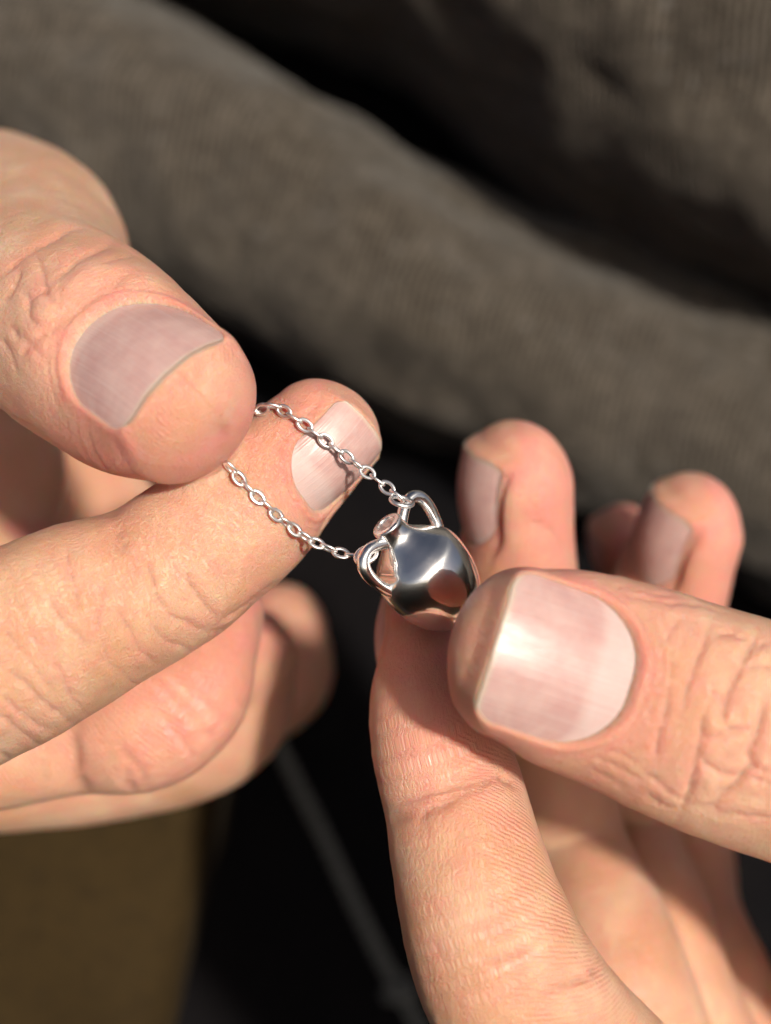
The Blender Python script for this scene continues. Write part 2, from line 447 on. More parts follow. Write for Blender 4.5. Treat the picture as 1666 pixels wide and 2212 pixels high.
# ------------------------------------------------------------------ implicit hands
class Chain:
    """a finger: a swept ellipse with a rounded tip. stations: px, py, z, half width in print pixels"""
    def __init__(s, name, st, dorsal, flat=0.86, cap=None, cap0=None, ds=1.3):
        s.name = name
        st = np.array(st, float)
        pos = np.array([P(*r[:3]) for r in st])
        a = st[:, 3] * 0.05 * (D - st[:, 2]) / D
        fl = st[:, 4] if st.shape[1] > 4 else np.full(len(st), flat)
        dense = catmull(np.column_stack([pos, a, fl]), 24)
        seg = np.r_[0, np.cumsum(np.linalg.norm(np.diff(dense[:, :3], axis=0), axis=1))]
        n = max(4, int(seg[-1] / ds) + 1); s.len = seg[-1]
        u = np.linspace(0, seg[-1], n); s.ds = u[1]
        q = np.stack([np.interp(u, seg, dense[:, k]) for k in range(5)], 1)
        s.c = q[:, :3]; s.a = q[:, 3]; s.b = q[:, 3] * q[:, 4]
        s.T = norm(np.gradient(s.c, axis=0))
        dorsal = np.asarray(dorsal, float)
        if dorsal.ndim == 1: dn = np.tile(dorsal, (n, 1))
        else:
            w = np.linspace(0, 1, len(dorsal)); dn = np.stack([np.interp(u / seg[-1], w, dorsal[:, k]) for k in range(3)], 1)
        s.N = norm(dn - s.T * np.sum(dn * s.T, 1, keepdims=True))
        s.L = np.cross(s.N, s.T)
        s.cap0 = cap0 or s.a[0] * 0.9
        s.cap = cap * 0.05 * (D - st[-1, 2]) / D if cap else s.a[-1]
        s.lo = (s.c - s.a[:, None] * 1.2).min(0) - 6; s.hi = (s.c + s.a[:, None] * 1.2).max(0) + 6
        s.cc = np.sum(s.c ** 2, 1)
    def coords(s, p, i=None):
        n = len(s.c)
        if i is None: i = s.nearest(p)[0]
        w = np.sum((p - s.c[i]) * s.T[i], 1) / s.ds
        f = i + np.clip(w, -0.5, 0.5); f = np.clip(f, 0, n - 1)
        i0 = np.clip(np.floor(f).astype(int), 0, n - 2); t = (f - i0)[:, None]
        lerp = lambda A: A[i0] * (1 - t) + A[i0 + 1] * t
        c = lerp(s.c); T = lerp(s.T); N = lerp(s.N); L = lerp(s.L)
        a = s.a[i0] * (1 - t[:, 0]) + s.a[i0 + 1] * t[:, 0]; b = s.b[i0] * (1 - t[:, 0]) + s.b[i0 + 1] * t[:, 0]
        r = p - c
        u = np.sum(r * L, 1); v = np.sum(r * N, 1)
        w = np.where((i == n - 1) | (i == 0), np.sum(r * T, 1), 0)
        w = np.where((i == n - 1) & (w > 0), w, np.where((i == 0) & (w < 0), w, 0))
        return f * s.ds + w, u, v, w, a, b
    def nearest(s, p):
        i = np.empty(len(p), np.int64); d = np.empty(len(p), np.float32)
        ct = np.ascontiguousarray(s.c.T * -2, dtype=np.float32); cc = s.cc.astype(np.float32)
        for k in range(0, len(p), 40000):
            q = p[k:k + 40000].astype(np.float32)
            m = q @ ct; m += cc
            j = m.argmin(1); i[k:k + 40000] = j
            d[k:k + 40000] = m[np.arange(len(q)), j] + (q * q).sum(1)
        return i, np.sqrt(np.maximum(d, 0))
    def sdf(s, p, margin=13.0):
        i, dist = s.nearest(p)
        out = dist - s.a[i]
        m = np.abs(out) < margin
        m &= out > -0.75 * s.a[i]
        if m.any(): out = out.astype(float); out[m] = s._sdf(p[m], i[m])
        return out
    def _sdf(s, p, i):
        arc, u, v, w, a, b = s.coords(p, i)
        c = np.where(w > 0, s.cap, s.cap0)
        k0 = np.sqrt((u / a) ** 2 + (v / b) ** 2 + (w / c) ** 2)
        k1 = np.sqrt((u / a ** 2) ** 2 + (v / b ** 2) ** 2 + (w / c ** 2) ** 2)
        return k0 * (k0 - 1) / np.maximum(k1, 1e-4)

def smin(a, b, k):
    h = np.clip(0.5 + 0.5 * (b - a) / k, 0, 1)
    return b + (a - b) * h - k * h * (1 - h)

class Hand:
    def __init__(s, fingers, palm, kf=0.5, kp=7.0):
        s.fingers, s.palm, s.kf, s.kp = fingers, palm, kf, kp
    def sdf(s, p, full=False):
        n = len(p); d = np.full(n, 60.0); best = np.full(n, 1e9); bi = np.full(n, -1)
        for i, c in enumerate(s.fingers):
            m = np.all((p > c.lo) & (p < c.hi), 1)
            if not m.any(): continue
            dc = c.sdf(p[m]); 
            d[m] = smin(d[m], dc, s.kf)
            if full:
                bb = best[m]; b2 = bi[m]; k = dc < bb; bb[k] = dc[k]; b2[k] = i; best[m] = bb; bi[m] = b2
        dp = np.full(n, 60.0)
        for c in s.palm:
            m = np.all((p > c.lo) & (p < c.hi), 1)
            if m.any(): dp[m] = smin(dp[m], c.sdf(p[m]), 10.0)
        r = smin(d, dp, s.kp)
        return (r, bi) if full else r
    def grad(s, p, e=0.05):
        d0 = s.sdf(p)
        g = np.stack([s.sdf(p + np.eye(3)[k] * e) - d0 for k in range(3)], 1) / e
        return d0, g

def surface_nets(f, lo, hi, cell, block=5, safe=1.5):
    lo = np.asarray(lo, float); nb = np.ceil((np.asarray(hi) - lo) / (cell * block)).astype(int)
    n = nb * block + 1
    bc = np.stack(np.meshgrid(*[np.arange(k) for k in nb], indexing='ij'), -1).reshape(-1, 3)
    cen = lo + (bc + 0.5) * block * cell
    dc = np.concatenate([f(cen[i:i + 200000]) for i in range(0, len(cen), 200000)])
    near = np.abs(dc) < block * cell * 0.87 * safe + 1.0 * cell
    val = np.repeat(np.repeat(np.repeat(dc.reshape(nb).astype(np.float32), block, 0), block, 1), block, 2)
    val = np.pad(val, ((0, 1), (0, 1), (0, 1)), mode='edge')
    o = np.stack(np.meshgrid(*[np.arange(block + 1)] * 3, indexing='ij'), -1).reshape(-1, 3)
    nbk = bc[near]
    for i in range(0, len(nbk), 1500):
        g = (nbk[i:i + 1500, None] * block + o[None]).reshape(-1, 3)
        val[g[:, 0], g[:, 1], g[:, 2]] = f(lo + g * cell)
    s = val < 0
    c = n - 1
    cnt = np.zeros(c, np.int8)
    sl = lambda d: slice(d, None) if d else slice(0, -1)
    for dx in (0, 1):
        for dy in (0, 1):
            for dz in (0, 1):
                cnt += s[sl(dx), sl(dy), sl(dz)]
    mixed = (cnt > 0) & (cnt < 8)
    ci = np.argwhere(mixed)
    vid = np.full(c, -1, np.int64); vid[mixed] = np.arange(len(ci))
    acc = np.zeros((len(ci), 3)); num = np.zeros(len(ci))
    corners = [(0, 0, 0), (1, 0, 0), (0, 1, 0), (1, 1, 0), (0, 0, 1), (1, 0, 1), (0, 1, 1), (1, 1, 1)]
    for a in range(8):
        for ax in range(3):
            if corners[a][ax]: continue
            A = np.array(corners[a]); B = A.copy(); B[ax] = 1
            ia, ib = ci + A, ci + B
            va = val[ia[:, 0], ia[:, 1], ia[:, 2]]; vb = val[ib[:, 0], ib[:, 1], ib[:, 2]]
            m = (va < 0) != (vb < 0)
            t = np.where(m, va / np.where(m, va - vb, 1), 0)
            pt = A + t[:, None] * (B - A)
            acc += pt * m[:, None]; num += m
    verts = lo + (ci + acc / num[:, None]) * cell
    quads = []
    for ax in range(3):
        sh = [slice(None)] * 3; sh2 = [slice(None)] * 3
        sh[ax] = slice(0, -1); sh2[ax] = slice(1, None)
        A, B = s[tuple(sh)], s[tuple(sh2)]
        e = np.argwhere(A != B)
        u, v = [(1, 2), (2, 0), (0, 1)][ax]
        ok = (e[:, u] > 0) & (e[:, v] > 0) & (e[:, u] < c[u]) & (e[:, v] < c[v]); e = e[ok]
        def cell_id(du, dv):
            k = e.copy(); k[:, u] -= du; k[:, v] -= dv
            return vid[k[:, 0], k[:, 1], k[:, 2]]
        q = np.stack([cell_id(1, 1), cell_id(0, 1), cell_id(0, 0), cell_id(1, 0)], 1)
        flip = ~A[e[:, 0], e[:, 1], e[:, 2]]
        q[flip] = q[flip][:, ::-1]
        quads.append(q)
    return verts, np.vstack(quads)

def refine(verts, quads, mark, ngons):
    """split the marked quads in four; unmarked neighbours take the extra edge points and become n-gons"""
    nv = len(verts); old = len(ngons)
    E = np.stack([quads, np.roll(quads, -1, 1)], -1)              # nq,4,2
    key = np.sort(E, -1); key = key[..., 0] * nv + key[..., 1]
    mk = np.unique(key[mark])
    mid = nv + np.arange(len(mk))
    ev = np.stack([mk // nv, mk % nv], 1)
    cen = nv + len(mk) + np.arange(mark.sum())
    V = np.vstack([verts, verts[ev].mean(1), verts[quads[mark]].mean(1)])
    km = mid[np.searchsorted(mk, key[mark])]
    Q = quads[mark]; out = []
    for k in range(4):
        out.append(np.stack([Q[:, k], km[:, k], cen, km[:, (k + 3) % 4]], 1))
    rest = quads[~mark]; kr = key[~mark]
    pos = np.clip(np.searchsorted(mk, kr), 0, max(len(mk) - 1, 0))
    has = mk[pos] == kr
    plain = ~has.any(1)
    for q, h, p in zip(rest[~plain], has[~plain], pos[~plain]):
        f = []
        for k in range(4):
            f.append(int(q[k]))
            if h[k]: f.append(int(mid[p[k]]))
        ngons.append(f)
    # n-gons made by an earlier pass take the new edge points too, so that no crack opens
    mid_of = dict(zip(mk.tolist(), mid.tolist()))
    for n_i in range(old):
        f = ngons[n_i]; g = []
        for a, b in zip(f, f[1:] + f[:1]):
            g.append(a); k = mid_of.get(min(a, b) * nv + max(a, b))
            if k is not None: g.append(k)
        ngons[n_i] = g
    return V, np.vstack(out), rest[plain]

class Nail:
    def __init__(s, finger, back, w, l, rise=0.15, Rt=None, Ra=40.0, roll=0.0, yaw=0.0, lunula=0.2, prox_r=0.42, dist_r=0.12, pitch=0.0, shift=0.0, fold=1.0):
        s.fold = fold
        s.finger, s.w, s.l = finger, w, l; s.Rt = Rt or w * 0.72; s.Ra = Ra; s.lun = lunula
        s.pr, s.dr = prox_r * w, dist_r * w; s.back = back; s.rise = rise; s.roll = roll; s.yaw = yaw; s.pitch = pitch; s.shift = shift
    def place(s, chain):
        tip = chain.len + chain.cap
        arc = tip - s.back
        i = int(np.clip(round(arc / chain.ds), 0, len(chain.c) - 1))
        T, N = chain.T[i], chain.N[i]
        rot = np.array(Matrix.Rotation(math.radians(s.roll), 3, Vector(T)))
        N = rot @ N
        L = np.cross(N, T)
        ry = np.array(Matrix.Rotation(math.radians(s.yaw), 3, Vector(N))); T = ry @ T; L = np.cross(N, T)
        rp = np.array(Matrix.Rotation(math.radians(s.pitch), 3, Vector(L))); T = rp @ T; N = rp @ N
        s.e1, s.e2, s.e3 = T, L, N
        s.o = chain.c[i] + T * (arc - i * chain.ds) + L * s.shift
        # height of the finger's back above the axis, at the nail's centre
        cr, sr = math.cos(math.radians(s.roll)), math.sin(math.radians(s.roll))
        s.h = 1 / math.sqrt((cr / chain.b[i]) ** 2 + (sr / chain.a[i]) ** 2) + s.rise
    def local(s, p):
        r = p - s.o
        return r @ s.e1, r @ s.e2, r @ s.e3
    def height(s, a, b):
        bb = np.clip(np.abs(b), 0, s.Rt * 0.97)
        return s.h - (s.Rt - np.sqrt(s.Rt ** 2 - bb ** 2)) - a ** 2 / (2 * s.Ra)
    def outline(s, a, b):
        r = np.where(a < 0, s.pr, s.dr)
        qx = np.abs(a) - (s.l / 2 - 0.6 * (a > 0) * (b / (s.w / 2)) ** 2) + r; qy = np.abs(b) - s.w / 2 + r
        return np.minimum(np.maximum(qx, qy), 0) + np.hypot(np.maximum(qx, 0), np.maximum(qy, 0)) - r
    def mesh(s, parent):
        nu, nv = 60, 60
        B, A = np.meshgrid(np.linspace(-1, 1, nu), np.linspace(0, 1, nv), indexing='ij')
        b = B * (s.w / 2 + 0.45)
        # root edge follows the outline, the free edge is a shallow curve
        rr = s.pr; q = np.clip(np.abs(b) - (s.w / 2 + 0.45 - rr), 0, rr)
        a0 = -s.l / 2 + rr - np.sqrt(np.maximum(rr ** 2 - q ** 2, 0)) - 0.5
        rd = s.dr; q = np.clip(np.abs(b) - (s.w / 2 + 0.45 - rd), 0, rd)
        a1 = s.l / 2 - 0.6 * B ** 2 - (rd - np.sqrt(np.maximum(rd ** 2 - q ** 2, 0)))
        a1 = a1 + 0.05 * np.sin(B * 5 + s.w) + 0.02 * np.sin(B * 17)
        a = a0 + (a1 - a0) * A
        z = s.height(a, b)
        # the free edge is slightly thickened and lifted
        top = s.o + a[..., None] * s.e1 + b[..., None] * s.e2 + z[..., None] * s.e3
        bot = s.o + a[..., None] * s.e1 + (b * 0.985)[..., None] * s.e2 + (z - 0.18)[..., None] * s.e3
        v = np.vstack([top.reshape(-1, 3), bot.reshape(-1, 3)])
        f = grid_faces(nu, nv); N = nu * nv
        idx = np.arange(N).reshape(nu, nv)
        loop = list(idx[:, 0]) + list(idx[-1, 1:]) + list(idx[-2::-1, -1]) + list(idx[0, -2:0:-1])
        F = f.tolist() + (f[:, ::-1] + N).tolist() + [[int(x), int(y), int(y) + N, int(x) + N] for x, y in zip(loop, loop[1:] + loop[:1])]
        # make the top face outwards
        nrm = np.cross(top[30, 31] - top[30, 30], top[31, 30] - top[30, 30])
        if nrm @ s.e3 > 0: F = [x[::-1] for x in F]
        ob = link_mesh('thumbnail' if 'thumb' in s.finger else 'fingernail', v, F, M_NAIL, parent)
        attr(ob, 'nail_a', np.r_[A.ravel(), A.ravel()]); attr(ob, 'nail_b', np.r_[B.ravel(), B.ravel()])
        attr(ob, 'lunula_size', np.full(2 * N, s.lun))
        return ob

def build_hand(name, hand, nails, creases, fine, lo, hi, origin, label, ridges):
    verts, quads = surface_nets(hand.sdf, lo, hi, 1.0)
    d, g = hand.grad(verts)
    verts = verts - np.clip(d / np.maximum(np.sum(g * g, 1), 0.2), -0.3, 0.3)[:, None] * g
    verts = np.hstack([verts, g])
    def project(vg):
        v, g = vg[:, :3], vg[:, 3:]
        for _ in range(2):
            v = v - np.clip(hand.sdf(v) / np.maximum(np.sum(g * g, 1), 0.3), -0.25, 0.25)[:, None] * g
        return np.hstack([v, g])
    verts = project(verts)
    ngons = []
    done = []
    for level in range(2):
        pc = verts[:, :3][quads].mean(1); px = to_px(pc)
        d, bi = hand.sdf(pc, True)
        nrm = norm(verts[quads[:, 0], 3:])
        view = norm(np.array([0, 0, D]) - pc)
        facing = np.sum(nrm * view, 1) > (-0.35 if level == 0 else -0.15)
        inside = (px[:, 0] > -90) & (px[:, 0] < 1756) & (px[:, 1] > -90) & (px[:, 1] < 2302)
        if level: inside &= (px[:, 0] > -40) & (px[:, 0] < 1706) & (px[:, 1] < 2252) & np.isin(bi, fine)
        nv0 = len(verts)
        verts, qf, qr = refine(verts, quads, inside & facing, ngons)
        verts[nv0:] = project(verts[nv0:])
        quads = qf; done.append(qr)
    g0 = verts[:, 3:]; verts = verts[:, :3].copy()
    d, bi = hand.sdf(verts, True)
    allf = np.vstack([quads] + done)
    fn = np.cross(verts[allf[:, 2]] - verts[allf[:, 0]], verts[allf[:, 3]] - verts[allf[:, 1]])
    nrm = np.stack([np.bincount(allf.ravel(), np.repeat(fn[:, k], 4), len(verts)) for k in range(3)], 1)
    bad = np.sum(nrm * nrm, 1) < 1e-14
    nrm = np.where(bad[:, None], norm(g0), norm(nrm))
    bi = np.where(bi < 0, 0, bi)
    px = to_px(verts)
    disp = np.zeros(len(verts)); red = np.zeros(len(verts)); crs = np.zeros(len(verts)); cut = np.zeros(len(verts))
    fcv = np.zeros((len(verts), 3)); dors = np.zeros(len(verts)); rw = np.zeros(len(verts)); ru = np.zeros(len(verts))
    front = smooth(0.0, 0.25, np.sum(nrm * norm(np.array([0, 0, D]) - verts), 1))
    for i, c in enumerate(hand.fingers):
        m = bi == i
        if not m.any(): continue
        arc, u, v, w, a, b = c.coords(verts[m])
        th = np.arctan2(u / a, v / b)
        fcv[m] = np.stack([arc, u, v + 37.0 * i], 1)
        dors[m] = smooth(-0.2, 0.5, np.cos(th))
        tipd = c.len + c.cap - arc
        red[m] = (0.66 * (1 - smooth(8, 38, tipd)) + 0.2) * (1 - 0.5 * dors[m]) + 0.05
        if c.name in ridges:
            s0, k1, k2, thc = ridges[c.name]
            dth = np.abs((th - thc + np.pi) % (2 * np.pi) - np.pi)
            rw[m] = np.maximum((1 - smooth(0.45, 1.0, dth)), 0.8 * smooth(0.5, 3.0, w)) * s0
            ru[m] = k1 * arc + k2 * ((th % (2 * np.pi)) - np.pi) * 0.5 * (a + b)
    # large soft lumps of flesh
    disp += 0.16 * vnoise(verts / 5.0) + 0.05 * vnoise(verts / 1.7)
    for fi, pts, dep, wid in creases:
        line = catmull(np.array(pts, float), 6)
        jit = vnoise(np.column_stack([line / 14.0, np.zeros(len(line))]))
        line = line + 2.5 * np.stack([jit, np.roll(jit, 3)], 1)
        lo2, hi2 = line.min(0) - 60, line.max(0) + 60
        m = np.where((bi == fi) & np.all((px > lo2) & (px < hi2), 1) & (front > 0))[0]
        if not len(m): continue
        q = px[m]; A, B = line[:-1], line[1:]; AB = B - A
        t = np.clip(np.sum((q[:, None] - A[None]) * AB[None], 2) / np.sum(AB * AB, 1)[None], 0, 1)
        dd = np.linalg.norm(q[:, None] - (A[None] + t[..., None] * AB[None]), axis=2)
        k = np.argmin(dd, 1); dist = dd[np.arange(len(m)), k] * 0.05
        par = (k + t[np.arange(len(m)), k]) / len(A)
        fade = smooth(0, 0.22, par) * smooth(0, 0.22, 1 - par)
        fade = 0.15 + 0.85 * fade
        var = 0.7 + 0.5 * vnoise(np.column_stack([par * 9 + fi, q / 60]))
        wid = wid * 0.85
        gr = -np.exp(-(dist / wid) ** 2) - 0.35 * np.exp(-(dist / (2.4 * wid)) ** 2) + 0.4 * np.exp(-((dist - 4.5 * wid) / (2.8 * wid)) ** 2)
        disp[m] += gr * dep * 0.82 * fade * var * front[m]
        crs[m] = np.maximum(crs[m], np.exp(-(dist / (wid * 1.1)) ** 2) * fade * min(1, dep * 2.2) * front[m])
        red[m] += 0.2 * np.exp(-(dist / (wid * 3.5)) ** 2) * fade
    # no relief where two fingers press together
    ds_ = np.sort(np.stack([c.sdf(verts) for c in hand.fingers], 1), 1)
    disp *= smooth(0.25, 1.4, ds_[:, 1] - ds_[:, 0])
    verts = verts + nrm * disp[:, None]
    # nail beds: sink the skin under the plate and raise the folds round it
    for nl in nails:
        fi = [c.name for c in hand.fingers].index(nl.finger); ch = hand.fingers[fi]
        nl.place(ch)
        a, b, h = nl.local(verts)
        f = nl.outline(a, b)
        m = (bi == fi) & (f < 6) & (h > -0.5 * nl.h) & (np.sum(nrm * nl.e3, 1) > 0.02)
        a, b, h, f = a[m], b[m], h[m], f[m]
        plate = nl.height(np.clip(a, -nl.l / 2 - 2, nl.l / 2 + 2), b)
        distal = smooth(nl.l / 2 - 0.9, nl.l / 2 + 0.2, a)
        prox = smooth(0, nl.l * 0.35, -a)
        fold = -0.35 - 0.25 * nl.fold + nl.fold * (1.35 + 0.25 * prox) * smooth(-0.25, 0.85, f) - 0.12 * smooth(1.2, 2.4, f) + nl.fold * prox * 0.10 * np.sin(f * 7.0) * smooth(0.1, 0.5, f)
        tgt = plate + fold * (1 - distal) + (-0.17 + 0.03 * smooth(0, 1.0, f)) * distal
        wgt = np.where(f < 0, 1.0, np.exp(-(np.maximum(f, 0) / (1.7 + 0.6 * prox)) ** 2))
        wgt = wgt * smooth(0.02, 0.35, np.sum(nrm[m] * nl.e3, 1))
        wgt = np.where(f < 0, 1.0, wgt)
        wgt = wgt * (1 - distal * smooth(0.0, 1.2, f))
        verts[m] += nl.e3[None] * ((tgt - h) * wgt)[:, None]
        rim = np.exp(-((f - 0.35) / 0.7) ** 2) * (1 - distal)
        red[m] += 0.35 * np.exp(-((f - 0.9) / 1.2) ** 2) * (1 - distal); crs[m] = np.maximum(crs[m] * smooth(-0.1, 0.6, f), 0.5 * np.exp(-((f - 0.1) / 0.25) ** 2) * (1 - distal))
        rw[m] *= smooth(-0.2, 1.0, f)
        cut[m] = np.maximum(cut[m], np.exp(-((f - 0.12) / 0.28) ** 2) * (1 - distal) * (0.35 + 0.65 * prox))
    faces = np.vstack([quads] + done).tolist() + ngons
    ob = link_mesh(name, verts, faces, M_SKIN, origin=origin)
    q = verts
    attr(ob, 'tone_large', 0.5 + 0.3 * vnoise(q / 7.0) + 0.15 * vnoise(q / 3.1))
    attr(ob, 'tone_mid', 0.5 + 0.24 * vnoise(q / 2.0) + 0.16 * vnoise(q / 0.9 + 7))
    ru = ru + 0.45 * vnoise(q / 6.5 + 3) + 0.04 * vnoise(q / 1.1)
    attr_v(ob, 'finger_coords', fcv); attr(ob, 'redness', np.clip(red, 0, 1)); attr(ob, 'crease', np.clip(crs, 0, 1))
    attr(ob, 'dorsal', dors); attr(ob, 'cuticle', np.clip(cut, 0, 1)); attr(ob, 'ridge_u', ru); attr(ob, 'ridge_w', rw)
    tag(ob, label, 'hand')
    for nl in nails: nl.mesh(ob)
    return ob

def conv(pts, ox, oy, k):
    return [(ox + x * k, oy + y * k) for x, y in pts]

# ---- the hand on the left: thumb pinches the chain against the index finger
L_index = Chain('index', [(-1500, 1950, -10, 250), (-900, 1780, -8, 240), (-420, 1590, -3, 235), (-150, 1480, 1, 236), (0, 1412, 1, 228), (150, 1338, 0, 211), (300, 1272, -2, 186),
                          (400, 1212, -3, 178), (520, 1115, -4, 165), (620, 1018, -5, 150), (693, 948, -6, 136)],
                [(0.1, -0.75, 0.55), (0.2, -0.75, 0.5), (0.40, -0.5, 0.66), (0.42, -0.30, 0.86)], 0.88, cap=125)
L_thumb = Chain('thumb', [(-420, 640, -72, 265), (-100, 520, -55, 245), (28, 530, -38, 232), (58, 610, -20, 228), (90, 668, -10, 222), (165, 722, -4.5, 226), (260, 795, 1, 222), (340, 850, 5, 204), (402, 882, 7.5, 178)],
                [(-0.4, 0.6, 0.6), (-0.2, 0.5, 0.6), (0.12, 0.30, 0.92), (0.16, 0.30, 0.92)], 0.90, cap=122)
L_mid = Chain('middle', [(-1400, 1700, -34, 230), (-700, 1650, -26, 200), (-300, 1625, -22, 165), (0, 1612, -21, 138), (165, 1592, -21, 124), (300, 1562, -20, 150), (390, 1495, -21, 148), (428, 1410, -24, 130), (452, 1330, -28, 118)],
              (0.3, 0.2, -0.9), 0.95, cap=110)
L_ring = Chain('ring', [(-1400, 1750, -62, 210), (-700, 1660, -52, 185), (-300, 1640, -50, 172), (100, 1628, -52, 170), (340, 1600, -52, 160), (478, 1545, -50, 152), (495, 1440, -46, 145), (420, 1380, -40, 135)],
               (0.3, -0.8, -0.3), 0.92, cap=120)
L_pinky = Chain('little', [(-1300, 1700, -85, 180), (-600, 1590, -78, 160), (100, 1540, -92, 140), (430, 1520, -94, 128), (595, 1470, -92, 122), (600, 1370, -88, 118)],
                (0.3, -0.8, -0.3), 0.92, cap=110)
L_palm = [Chain('palm', [(-1050, 1500, -50, 420), (-1500, 1550, -55, 480), (-2000, 1650, -55, 380), (-2500, 1750, -55, 330)], (0.2, -0.7, -0.5), 0.55),
          Chain('thenar', [(-300, 640, -66, 250), (-800, 900, -66, 330), (-1400, 1350, -62, 380)], (-0.3, 0.6, 0.5), 0.8),
          Chain('inner', [(-220, 800, -62, 170), (-45, 960, -58, 180), (-60, 1080, -54, 190), (-160, 1300, -48, 230)], (0.6, 0.2, 0.7), 0.6),
          Chain('deep', [(-200, 900, -95, 200), (90, 1060, -92, 210), (160, 1300, -90, 220), (0, 1500, -85, 230)], (0.3, 0.2, 0.9), 0.5),
          Chain('web', [(-250, 700, -70, 170), (-330, 1000, -72, 190), (-520, 1300, -60, 240), (-900, 1600, -40, 280)], (0.8, 0.2, 0.3), 0.7)]
left = Hand([L_index, L_thumb, L_mid, L_ring, L_pinky], L_palm, 2.4, 7.0)

T6 = lambda p: conv(p, 0, 300, 0.36)
T4 = lambda p: conv(p, 0, 867, 0.5)
left_creases = [
    (1, T6([(0, 830), (60, 770), (200, 670), (330, 590), (430, 540), (560, 545)]), .34, .34),
    (1, T6([(290, 890), (370, 810), (450, 740), (560, 680), (650, 640), (760, 600)]), .36, .34),
    (1, T6([(200, 1220), (330, 1090), (420, 1010), (520, 930), (640, 860), (760, 800), (900, 790)]), .36, .38),
    (1, T6([(0, 990), (80, 910), (110, 830), (120, 760)]), .30, .28),
    (1, T6([(210, 670), (240, 750), (270, 860), (290, 890), (250, 920), (120, 900)]), .28, .26),
    (1, T6([(120, 900), (180, 980), (180, 1080), (280, 1110)]), .26, .24),
    (1, T6([(180, 980), (260, 920), (300, 960), (330, 980)]), .2, .22),
    (1, T6([(110, 1330), (200, 1220), (290, 1120)]), .22, .24),
    (1, T6([(40, 1110), (100, 1170), (190, 1240), (270, 1320)]), .22, .24),
    (1, T6([(300, 960), (350, 970), (370, 860)]), .16, .2),
    (1, T6([(0, 1180), (60, 1290), (110, 1420)]), .2, .25),
    (1, T6([(620, 760), (740, 720), (860, 690)]), .14, .22),
    (1, T6([(420, 1180), (520, 1060), (700, 960), (880, 950)]), .16, .26),
    (0, T4([(480, 440), (505, 540), (530, 610), (560, 650)]), .28, .8),
    (0, T4([(290, 620), (300, 720), (330, 820), (340, 900)]), .22, .3),
    (0, T4([(460, 760), (440, 850), (420, 960), (430, 1000)]), .18, .26),
    (0, T4([(640, 640), (650, 740), (690, 860), (740, 920), (830, 970), (920, 1000)]), .26, .3),
    (0, T4([(790, 720), (830, 800), (890, 880), (940, 960)]), .30, .34),
    (0, T4([(930, 965), (1040, 900), (1130, 830), (1200, 780)]), .22, .26),
    (0, T4([(900, 1000), (1000, 985), (1070, 985)]), .26, .26),
    (0, T4([(200, 820), (260, 930), (340, 1010), (400, 1080)]), .24, .26),
    (0, T4([(480, 850), (540, 950), (590, 1040), (640, 1110), (720, 1150)]), .2, .24),
    (0, T4([(640, 940), (700, 1020), (780, 1060), (880, 1090)]), .18, .22),
    (0, T4([(430, 1000), (480, 1130), (560, 1200), (640, 1260)]), .18, .22),
    (0, T4([(0, 1140), (100, 1210), (180, 1290), (260, 1350), (340, 1420)]), .22, .24),
    (0, T4([(120, 1000), (180, 1050), (230, 1060)]), .16, .2),
    (0, T4([(0, 1260), (80, 1340), (170, 1400), (240, 1420)]), .22, .24),
    (0, T4([(0, 1350), (60, 1400), (150, 1470), (200, 1520)]), .25, .26),
    (0, T4([(0, 1510), (80, 1580), (150, 1570)]), .25, .26),
    (0, T4([(210, 1080), (270, 1190), (320, 1290), (400, 1380)]), .15, .2),
    (0, T4([(0, 960), (90, 1080), (170, 1180), (240, 1260)]), .15, .2),
    (2, T4([(322, 1400), (318, 1500), (335, 1620), (400, 1710)]), .7, .7),
    (2, T4([(520, 1480), (600, 1580), (640, 1650)]), .3, .4), (2, T4([(540, 1560), (560, 1640), (600, 1690)]), .3, .4),
    (2, T4([(700, 1350), (800, 1480), (860, 1560)]), .2, .35), (2, T4([(820, 1480), (880, 1440), (960, 1420)]), .15, .3),
]
left_nails = [Nail('thumb', 9.6, 14.2, 13.0, rise=-0.45, Rt=10.2, Ra=30, roll=0, pitch=0, yaw=-2, lunula=0.16, prox_r=0.44, dist_r=0.15),
              Nail('index', 7.7, 9.6, 10.8, rise=-0.3, Rt=6.2, Ra=24, roll=14, lunula=0.32, prox_r=0.40)]

# ---- the hand on the right: thumb in front, index finger behind the pendant
R_index = Chain('index', [(2050, 3300, -45, 330), (1780, 2920, -36, 280), (1540, 2630, -20, 240), (1345, 2420, -7, 215), (1200, 2265, -1, 206), (1108, 2130, 1, 203), (1052, 2000, 1, 193), (1013, 1860, -1, 179), (982, 1720, -4, 166),
                          (946, 1600, -5, 154), (930, 1480, -9, 142), (928, 1370, -14.5, 130)],
                [(-0.75, 0.2, -0.62), (-0.75, 0.1, -0.62)], 0.9, cap=150)
R_thumb = Chain('thumb', [(2500, 2350, -22, 300), (2250, 1930, 0, 265), (2000, 1715, 9, 246), (1800, 1642, 6, 250), (1620, 1582, 6.5, 250), (1480, 1532, 7.5, 240), (1330, 1476, 9.0, 227), (1200, 1436, 10.5, 212), (1110, 1409, 11.4, 188)],
                [(0.1, 0.15, 1.0), (0.0, 0.14, 1.0), (0.0, 0.14, 1.0)], 0.78, cap=142)
R_mid = Chain('middle', [(1900, 3150, -48, 290), (1600, 2720, -40, 220), (1430, 2400, -32, 190), (1345, 2150, -34, 178), (1285, 1985, -40, 168), (1238, 1840, -46, 136), (1200, 1700, -47, 146), (1145, 1450, -42, 146), (1112, 1200, -33, 143), (1112, 1055, -29, 139)],
              [(-0.5, 0.2, -0.8), (-0.8, 0.15, -0.35), (-0.92, 0.08, 0.22)], 0.9, cap=148)
